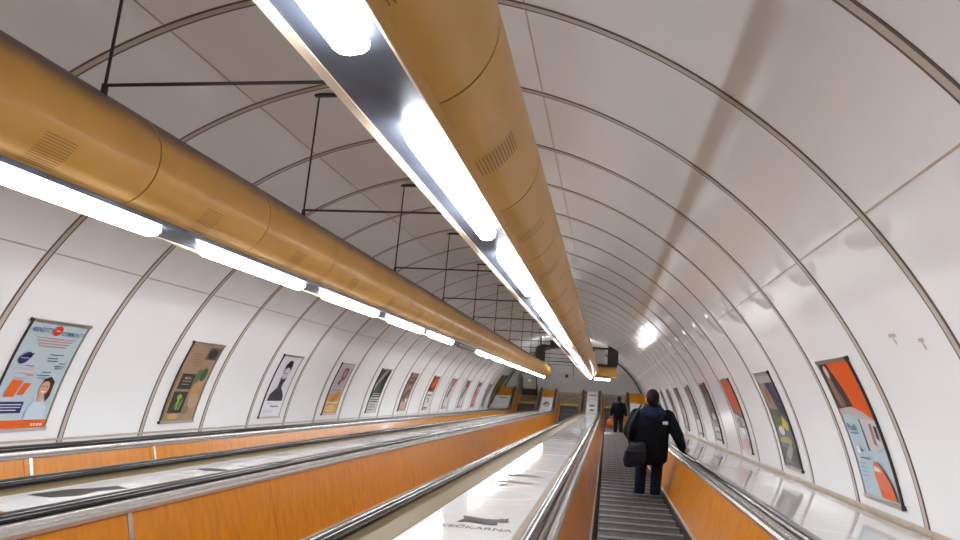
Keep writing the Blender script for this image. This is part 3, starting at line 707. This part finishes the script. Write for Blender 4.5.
# sheets lying on the decks
def deck_poster(x0, x1, s0, s1, base, design, label, group):
    w, H = x1 - x0, s1 - s0; xm = (x0 + x1) / 2
    t = thing('deck_poster', (xm, *path((s0 + s1) / 2, DECKZ)), label, 'poster', group)
    sheet = put('sheet', sweep([(x0, DECKZ), (x1, DECKZ), (x1, DECKZ + .0025), (x0, DECKZ + .0025)], s0, s1), MT['deck'] if base is None else cmat(base, .12), t)
    def mp(a, b, off): return (xm + a, *path(s0 + b, DECKZ + .0025 + off - .0015))
    prints(sheet, design, w, H, mp, s1 > YB)
    return t
bk = rgb(38, 32, 30)
def pig(cx, cy, sx, sy, col):
    P = [(-.46, -.02), (-.50, -.16), (-.55, -.34), (-.48, -.36), (-.42, -.20), (-.36, -.14), (-.34, -.30), (-.28, -.30), (-.26, -.10), (-.10, -.08), (.10, -.10), (.14, -.16), (.13, -.40), (.20, -.40), (.22, -.18),
         (.28, -.20), (.33, -.40), (.39, -.38), (.34, -.10), (.46, -.14), (.56, -.08), (.60, .04), (.54, .07), (.48, .10), (.52, .30), (.42, .18), (.38, .26), (.32, .16), (.20, .10), (.0, .10), (-.25, .16), (-.40, .20), (-.46, .14), (-.56, .22), (-.52, .08)]
    return ('P', [(cx + x * sx, cy + y * sy) for x, y in P], col)
XA, XB = LANES[1] + .878, LANES[2] - .780
G3 = 'adverts on the deck between middle and right escalators'
deck_poster(XA, XB, 0.95, 2.05, None, [('T', 'VEČKARNA', .5, .5, .75, .07, bk), pig(.52, .72, .48, .32, bk)], 'white pig advert on the centre deck beside the viewer, out of frame', G3)
deck_poster(XA, XB, 2.09, 3.18, None, [('R', .2, .40, .8, .41, rgb(150, 148, 150)), ('R', .25, .35, .7, .36, rgb(150, 148, 150))], 'white sheet on the centre deck below the pig advert', G3)
deck_poster(XA, XB, 3.20, 4.68, None, [('T', 'VEČKARNA', .60, .29, .74, .066, bk), pig(.60, .445, .46, .24, bk), ('R', .1, .86, .9, .866, rgb(190, 188, 190)), ('R', .2, .80, .8, .806, rgb(190, 188, 190))],
            'white advert with a dark pig over a line of capitals, nearest on centre deck', G3)
deck_poster(XA, XB, 4.72, 6.53, None, [('R', .15, .08, .75, .085, rgb(185, 183, 185)), ('R', .2, .13, .85, .135, rgb(185, 183, 185)), ('P', [(.30, .32), (.36, .32), (.36, .37), (.45, .375), (.36, .40)], rgb(90, 80, 80)), ('P', [(.10, .44), (.36, .47), (.78, .44), (.76, .48), (.40, .53), (.30, .5), (.14, .49)], rgb(112, 84, 74)), ('P', [(.28, .70), (.45, .73), (.90, .72), (.66, .78), (.40, .79), (.24, .76)], rgb(40, 34, 34))],
            'white advert with two long dark shapes, second on the centre deck', G3)
deck_poster(XA, XB, 6.56, 8.46, None, [('T', 'VEČKARNA', .52, .30, .76, .05, rgb(110, 104, 104)), ('R', .15, .72, .8, .725, rgb(190, 188, 190)), ('R', .2, .66, .75, .665, rgb(190, 188, 190))], 'white lettered advert, third on the centre deck', G3)
deck_poster(XA, XB, 8.50, 10.80, None, [pig(.55, .5, .5, .12, rgb(80, 74, 74)), ('R', .1, .85, .9, .86, rgb(176, 172, 174)), ('R', .2, .15, .8, .155, rgb(190, 188, 190))], 'white advert with small dark mark, fourth on the centre deck', G3)
cols = [rgb(150, 146, 150), rgb(180, 160, 158), rgb(128, 124, 128), rgb(170, 168, 172)]
s = 10.84; i = 0
while s < YB - .3:
    e = min(s + 2.4, YB - .05)
    deck_poster(XA, XB, s, e, None, [('R', .12, .12 + .14 * j + .03 * ((i + j) % 3), .88, .155 + .14 * j + .03 * ((i + j) % 3), cols[(i + j) % 4]) for j in range(6)], 'white advert with grey bands, %s along the centre deck' % ORD[4 + i], G3)
    s = e + .04; i += 1
deck_poster(XA, XB, YB + .15, YB + 2.85, None, [('R', .15, .90, .85, .94, rgb(176, 84, 76)), ('R', .15, .75, .85, .765, rgb(150, 148, 150)), ('E', .5, .55, .3, .04, rgb(120, 116, 120)), ('P', [(.2, .34), (.5, .42), (.9, .32), (.5, .30)], rgb(70, 66, 70)), ('R', .1, .14, .9, .16, rgb(150, 148, 150))], 'white and red advert on the level far end of centre deck', G3)
XC, XD = LANES[0] + .785, LANES[1] - .785
G2 = 'adverts on the deck between left and middle escalators'
deck_poster(XC, XD, 1.89, 3.08, None, [('P', [(.1, .55), (.1, .85), (.5, .93), (.95, .85), (.95, .55)], rgb(150, 84, 56)), ('P', [(.3, .58), (.35, .78), (.8, .76), (.9, .58)], rgb(190, 160, 150))], 'white advert with rusty brown picture, nearest on the left deck', G2)
deck_poster(XC, XD, 3.11, 4.54, None, [('P', [(.10, .20), (.42, .19), (.55, .28), (.50, .40), (.62, .52), (.40, .56), (.30, .44), (.18, .40)], rgb(48, 44, 44)), ('R', .2, .75, .85, .755, rgb(190, 188, 190)), ('R', .2, .85, .7, .855, rgb(190, 188, 190))], 'white advert with black blot shape, second on the left deck', G2)
deck_poster(XC, XD, 4.58, 6.03, None, [('E', .45, .24, .22, .06, rgb(70, 66, 66)), ('P', [(.5, .44), (.9, .46), (.5, .49)], rgb(90, 84, 84)), ('R', .2, .75, .85, .757, rgb(190, 188, 190))], 'white advert with a dark oval mark, third on the left deck', G2)
s = 6.07; i = 0
while s < YB - .3:
    e = min(s + 1.9, YB - .05)
    deck_poster(XC, XD, s, e, None, [('R', .15, .2 + .1 * (i % 3), .85, .32 + .1 * (i % 3), cols[(i + 1) % 4]), ('R', .2, .7, .8, .72, cols[i % 4])], 'white advert with grey marks, %s along the left deck' % ORD[3 + i], G2)
    s = e + .04; i += 1
deck_poster(XC, XD, YB + .4, YB + 2.15, None, [('E', .5, .62, .3, .17, rgb(110, 108, 104)), ('E', .55, .6, .16, .1, rgb(180, 176, 170)), ('R', .15, .2, .85, .22, rgb(160, 158, 160))], 'white advert with grey round picture under orange board, left deck end', G2)
deck_poster(-5.50, LANES[0] - .79, YB + .4, YB + 2.15, None, [('R', .3, .85, .8, .9, rgb(90, 88, 90)), ('R', .2, .6, .8, .62, rgb(186, 184, 190))], 'white advert at the far end of the left wall deck', 'adverts on the level deck ends')
FR[0] = MT_
# scuff marks on the right wall
SCUFF = ((4.62, 27.4, .05), (4.29, 26.5, .03))
for y, th, w_ in SCUFF:
    t0 = rd(th)
    mb = ringrect(t0, t0 + .016, y - .008, y + .008, RAD - .0022, RAD - .0002, 2); ringrect(t0 + .012, t0 + .018, y - w_, y + w_, RAD - .0024, RAD - .0003, 2, mb)
    tag(put('scuff_mark', mb, MT['grass'], None, ring(t0, y)), 'small grey scuff on the right wall lining, %s one' % ('larger' if w_ > .04 else 'smaller'), 'scuff')

# ------------------------------------------------------------------ people
FR[0] = M
def remesh(mb, name, voxel=.010, smooth=4):
    me = mb.mesh(name, smooth=0); ob = bpy.data.objects.new(name, me); COL.objects.link(ob)
    r = ob.modifiers.new('r', 'REMESH'); r.mode = 'VOXEL'; r.voxel_size = voxel; r.use_smooth_shade = True
    if smooth:
        sm = ob.modifiers.new('s', 'SMOOTH'); sm.factor = .5; sm.iterations = smooth
    bpy.context.view_layer.update()
    out = bpy.data.meshes.new_from_object(ob.evaluated_get(bpy.context.evaluated_depsgraph_get()))
    bpy.data.objects.remove(ob); bpy.data.meshes.remove(me); out.name = name
    out.shade_smooth(); return out
def rings_z(mb, data, n=24):                       # (x, y, z, rx, ry)
    return mb.loft([[(x + rx * math.cos(2 * PI * k / n), y + ry * math.sin(2 * PI * k / n), z) for k in range(n)] for x, y, z, rx, ry in data])
def limb(mb, pts, rs, n=14):
    P = []; R = []
    pts = [Vector(p) for p in pts]
    for i in range(len(pts) - 1):
        for q in range(4):
            f = q / 4; P.append(pts[i].lerp(pts[i + 1], f)); R.append(rs[i] * (1 - f) + rs[i + 1] * f)
    P.append(pts[-1]); R.append(rs[-1])
    mb.tube(P, 1, n, R)
    for p, r in ((pts[0], rs[0]), (pts[-1], rs[-1])): mb.ell(p, r, r, r, 12, 8)
    for p, r in zip(pts[1:-1], rs[1:-1]): mb.ell(p, r, r, r, 12, 8)
    return mb
def hand(mb, wrist, d, side, curl=.5, nrm=None, k=1.0):
    # d: direction the hand points; nrm: palm normal; side: +1 when the thumb lies towards +(d x nrm)
    w = Vector(wrist); d = Vector(d).normalized(); nrm = Vector(nrm); nrm = (nrm - d * nrm.dot(d)).normalized(); sd = d.cross(nrm) * side
    for q in range(5):                                # palm slab
        for j in range(3):
            mb.ell(w + d * (.018 + .017 * q) * k + sd * (j - 1) * .022 * k, .019 * k, .019 * k, .017 * k, 8, 6)
    for i, (off, ln) in enumerate(((.033, .072), (.011, .082), (-.011, .076), (-.032, .060))):
        p = w + d * .088 * k + sd * off * k; pts = [p - d * .02 * k]; a = .15
        dirn = d
        for seg in range(3):
            dirn = (d * math.cos(a) + nrm * math.sin(a)); p = p + dirn * ln / 3 * k; pts.append(p); a += curl
        mb.tube(pts, 1, 8, [.0098 * k, .0092 * k, .0086 * k, .0072 * k]); mb.ell(p, .0072 * k, .0072 * k, .0072 * k, 8, 6)
    p = w + d * .025 * k + sd * .028 * k; pts = [p]
    for seg, a in enumerate((.75, .5, .25)):
        p = p + (d * math.cos(a) + sd * math.sin(a) + nrm * .35).normalized() * .026 * k; pts.append(p)
    mb.tube(pts, 1, 8, [.013 * k, .0115 * k, .0105 * k, .009 * k]); mb.ell(p, .009 * k, .009 * k, .009 * k, 8, 6)
def head(mb, c, turn=0, k=1.0):
    c = Vector(c); R = Matrix.Rotation(turn, 3, 'Z')
    P = lambda x, y, z: c + R @ Vector((x, y, z)) * k
    mb.ell(P(0, -.012, .02), .076 * k, .096 * k, .108 * k, 20, 14)
    mb.ell(P(0, .030, -.05), .058 * k, .062 * k, .070 * k, 16, 10)
    mb.ell(P(0, .066, -.095), .028 * k, .022 * k, .020 * k, 10, 8)           # chin
    limb(mb, [P(0, .085, .012), P(0, .108, -.028)], [.010 * k, .016 * k], 8)   # nose
    mb.ell(P(0, .078, .028), .05 * k, .016 * k, .012 * k, 12, 8)             # brow
    mb.ell(P(0, .086, -.062), .024 * k, .010 * k, .006 * k, 10, 8); mb.ell(P(0, .084, -.072), .022 * k, .010 * k, .007 * k, 10, 8)
    for s_ in (-1, 1):
        mb.ell(P(s_ * .079, -.008, -.012), .011 * k, .022 * k, .034 * k, 10, 8)
def eyes(parent, c, turn=0, k=1.0):
    c = Vector(c); R = Matrix.Rotation(turn, 3, 'Z')
    for s_ in (-1, 1):
        put('eye', MB().ell(c + R @ Vector((s_ * .031, .084, .004)) * k, .011 * k, .007 * k, .008 * k, 10, 8), MT['white'], parent)
def rider(loc, k, P, label):
    t = thing('person', loc, label, 'person', upright=True)
    V = lambda *a: tuple(q * k for q in a)
    hd = V(*P['head'])
    b = MB()
    rings_z(b, [V(0, 0, .84, .11, .09), V(0, 0, .95, .16, .12), V(0, .0, 1.12, .14, .105), V(0, .0, 1.30, .165, .115), V(0, 0, 1.41, .15, .09), V(0, 0, 1.46, .06, .055)])
    limb(b, [V(0, -.005, 1.42), V(0, .012, 1.56)], [.058 * k, .052 * k])
    head(b, hd, P['turn'], k * P['hk'])
    for sd in (0, 1):
        h_, kn, an, toe = [V(*q) for q in P['leg'][sd]]
        limb(b, [h_, kn, an], [.088 * k, .060 * k, .042 * k]); limb(b, [an, toe], [.042 * k, .034 * k])
        sh, el_, wr = [V(*q) for q in P['arm'][sd]]
        limb(b, [sh, el_, wr], [.058 * k, .044 * k, .030 * k])
        hand(b, wr, P['hd'][sd], 1 if sd == 0 else -1, P['curl'][sd], P['hn'][sd], k)
    body = put('body', remesh(b, 'body', .0075, 3), MT['skin'], t)
    eyes(t, hd, P['turn'], k * P['hk'])
    # hair: a cap over the back and top of the skull
    h = MB(); R = Matrix.Rotation(P['turn'], 3, 'Z'); hv = Vector(hd)
    hk = P['hk'] * k
    h.ell(hv + R @ Vector((0, -.028, .034)) * hk, .083 * hk, .096 * hk, .104 * hk, 20, 14); h.ell(hv + R @ Vector((0, -.062, -.045)) * hk, .066 * hk, .05 * hk, .06 * hk, 14, 10)
    put('hair', remesh(h, 'hair', .008, 2), MT['hair'], t)
    # trousers
    tr = MB()
    rings_z(tr, [V(0, 0, .80, .155, .115), V(0, 0, .93, .175, .132), V(0, 0, 1.02, .165, .125)])
    for sd in (0, 1):
        h_, kn, an, toe = [V(*q) for q in P['leg'][sd]]
        an2 = (an[0], an[1], an[2] - .03 * k)
        limb(tr, [h_, kn, an2], [.105 * k, .084 * k, .074 * k])
    put('trousers', remesh(tr, 'trousers', .010, 4), MT[P['trousers']], t)
    for sd in (0, 1):
        h_, kn, an, toe = [V(*q) for q in P['leg'][sd]]
        sm = MB(); a = Vector(an); b_ = Vector(toe)
        d = b_ - a; d.z = 0
        for q in range(7):
            f = -.35 + 1.5 * q / 6; c = a + d * f; hgt = .062 - .006 * q
            sm.ell((c.x, c.y, hgt * .8 * k), (.044 + .006 * math.sin(q)) * k, .05 * k, hgt * .8 * k, 12, 8)
        sm.ell((a.x, a.y, .09 * k), .052 * k, .056 * k, .05 * k, 12, 8)
        put('shoe', remesh(sm, 'shoe', .008, 2), MT['shoe'], t)
    # coat
    ct = MB(); w = P['bulk']
    rings_z(ct, [V(.0, 0, P['hem'], .205 * w, .150 * w), V(.0, 0, .80, .212 * w, .155 * w), V(.0, 0, .98, .212 * w, .155 * w), V(0, 0, 1.15, .208 * w, .150 * w), V(0, -.005, 1.30, .212 * w, .148 * w), V(0, -.005, 1.40, .185 * w, .120 * w), V(0, 0, 1.46, .125 * w, .105 * w), V(0, 0, 1.50, .095, .09)])
    for sd in (0, 1):
        sh, el_, wr = [Vector(V(*q)) for q in P['arm'][sd]]
        limb(ct, [sh, el_, wr - (wr - el_) * .03], [.080 * k * w, .074 * k * w, .052 * k * w])
    put('coat', remesh(ct, 'coat', .011, 4), MT['coat'], t)
    return t, V
pose1 = dict(head=(-.015, .035, 1.615), turn=.25, hk=1.10, bulk=1.12, hem=.66, trousers='jeans',
    leg=[[(-.10, 0, .88), (-.125, .03, .49), (-.135, -.02, .09), (-.165, .13, .035)], [(.10, 0, .88), (.095, .03, .49), (.085, -.02, .09), (.105, .13, .035)]],
    arm=[[(-.21, 0, 1.37), (-.315, -.04, 1.12), (-.27, .12, .90)], [(.21, 0, 1.37), (.345, -.07, 1.11), (.42, -.01, .885)]],
    hd=[(.25, .5, -.8), (.40, .35, -.45)], hn=[(1, -.1, 0), (.6, .5, -.6)], curl=[.55, .35])
F1 = (.600, 10.20, NOSE_Z - .075)
p1, V1 = rider(F1, .955, pose1, 'person in dark navy winter coat standing nearer, hand on the right handrail')
h = MB(); h.ell(V1(0, -.07, 1.46), .165, .12, .085, 18, 12); h.ell(V1(0, .0, 1.475), .13, .125, .05, 18, 12)
put('hood', remesh(h, 'hood', .010, 3), MT['hood'], p1)
put('logo_patch', MB().loft([[V1(.13, -.166, 1.335), V1(.20, -.150, 1.325), V1(.20, -.148, 1.345), V1(.13, -.164, 1.355)], [V1(.13, -.10, 1.335), V1(.20, -.09, 1.325), V1(.20, -.09, 1.345), V1(.13, -.10, 1.355)]]), MT['white'], p1)
def world_thing(name, loc, label, cat): return thing(name, loc, label, cat, upright=True)
bg = world_thing('shoulder_bag', F1, 'dark navy shoulder bag hanging at the nearer person left hip', 'bag')
b = MB(); b.loft([[(-.215 + .05 * (z - .8) + rx * math.cos(2 * PI * q / 20), -.215 + ry * math.sin(2 * PI * q / 20), z + .03 * math.cos(2 * PI * q / 20)) for q in range(20)] for z, rx, ry in ((.66, .09, .035), (.68, .135, .055), (.78, .155, .065), (.91, .14, .055), (1.0, .10, .03))])
put('bag_body', remesh(b, 'bag_body', .010, 4), MT['bag'], bg)
put('flap', MB().loft([[(-.215 + x, -.215 + y, z) for x, y in ((-.115, -.072), (.115, -.072), (.115, -.058), (-.115, -.058))] for z in (.78, .93)]), MT['bag'], bg)
put('strap', MB().tube([(-.29, -.21, .98), (-.315, -.20, 1.08), (-.30, -.19, 1.25), (-.22, -.16, 1.42), (-.15, -.06, 1.49)], .013, 8), MT['bag'], bg)

pose2 = dict(head=(0, .03, 1.615), turn=0, hk=1.0, bulk=.98, hem=.80, trousers='black',
    leg=[[(-.10, 0, .88), (-.11, .04, .49), (-.12, -.02, .09), (-.14, .13, .035)], [(.10, 0, .88), (.10, .02, .49), (.11, -.02, .09), (.13, .13, .035)]],
    arm=[[(-.19, 0, 1.38), (-.27, -.02, 1.11), (-.29, .05, .86)], [(.19, 0, 1.38), (.27, -.03, 1.11), (.28, .06, .86)]],
    hd=[(0, .1, -1), (0, .15, -1)], hn=[(1, 0, 0), (-1, 0, 0)], curl=[.8, .45])
s_k = STEP_START
while s_k < 28.6: s_k += PITCH
f2 = (.48, s_k - .13, NOSE_Z - .075)
p2, V2 = rider(f2, .97, pose2, 'person in black coat standing far down the right escalator with an orange bag')
bg2 = world_thing('carrier_bag', f2, 'orange carrier bag held by the person further down the escalator', 'bag')
b = MB(); b.loft([[(-.30 + rx * math.cos(2 * PI * q / 20), .06 + ry * math.sin(2 * PI * q / 20), z) for q in range(20)] for z, rx, ry in ((.24, .12, .06), (.27, .17, .08), (.42, .175, .085), (.58, .14, .05), (.64, .10, .02))])
put('bag_body', remesh(b, 'bag_body', .012, 3), MT['orangebag'], bg2)
put('handle', MB().tube([(-.36, .06, .63), (-.34, .06, .72), (-.30, .06, .755), (-.26, .06, .72), (-.24, .06, .63)], .009, 8), MT['orangebag'], bg2)

# ------------------------------------------------------------------ world, camera
w = bpy.data.worlds.new('World'); scene.world = w; w.use_nodes = True
w.node_tree.nodes['Background'].inputs['Color'].default_value = (.9, .92, 1, 1); w.node_tree.nodes['Background'].inputs['Strength'].default_value = .03
cam = bpy.data.cameras.new('camera'); cam.sensor_width = 36; cam.lens = 688.58 / 960 * 36; cam.clip_start = .02
co = bpy.data.objects.new('camera', cam); COL.objects.link(co)
rv, uv_, fv = Vector((0.98154784, 0.17763137, 0.07078799)), Vector((-0.03772196, -0.18304656, 0.98238028)), Vector((-0.18745905, 0.9669235, 0.17296835))
mm = Matrix((rv, uv_, -fv)).transposed().to_4x4()
co.matrix_world = MT_ @ mm
scene.camera = co
vs = scene.view_settings; vs.view_transform = 'Standard'; vs.look = 'None'; vs.gamma = 1; vs.use_curve_mapping = False; vs.exposure = .93
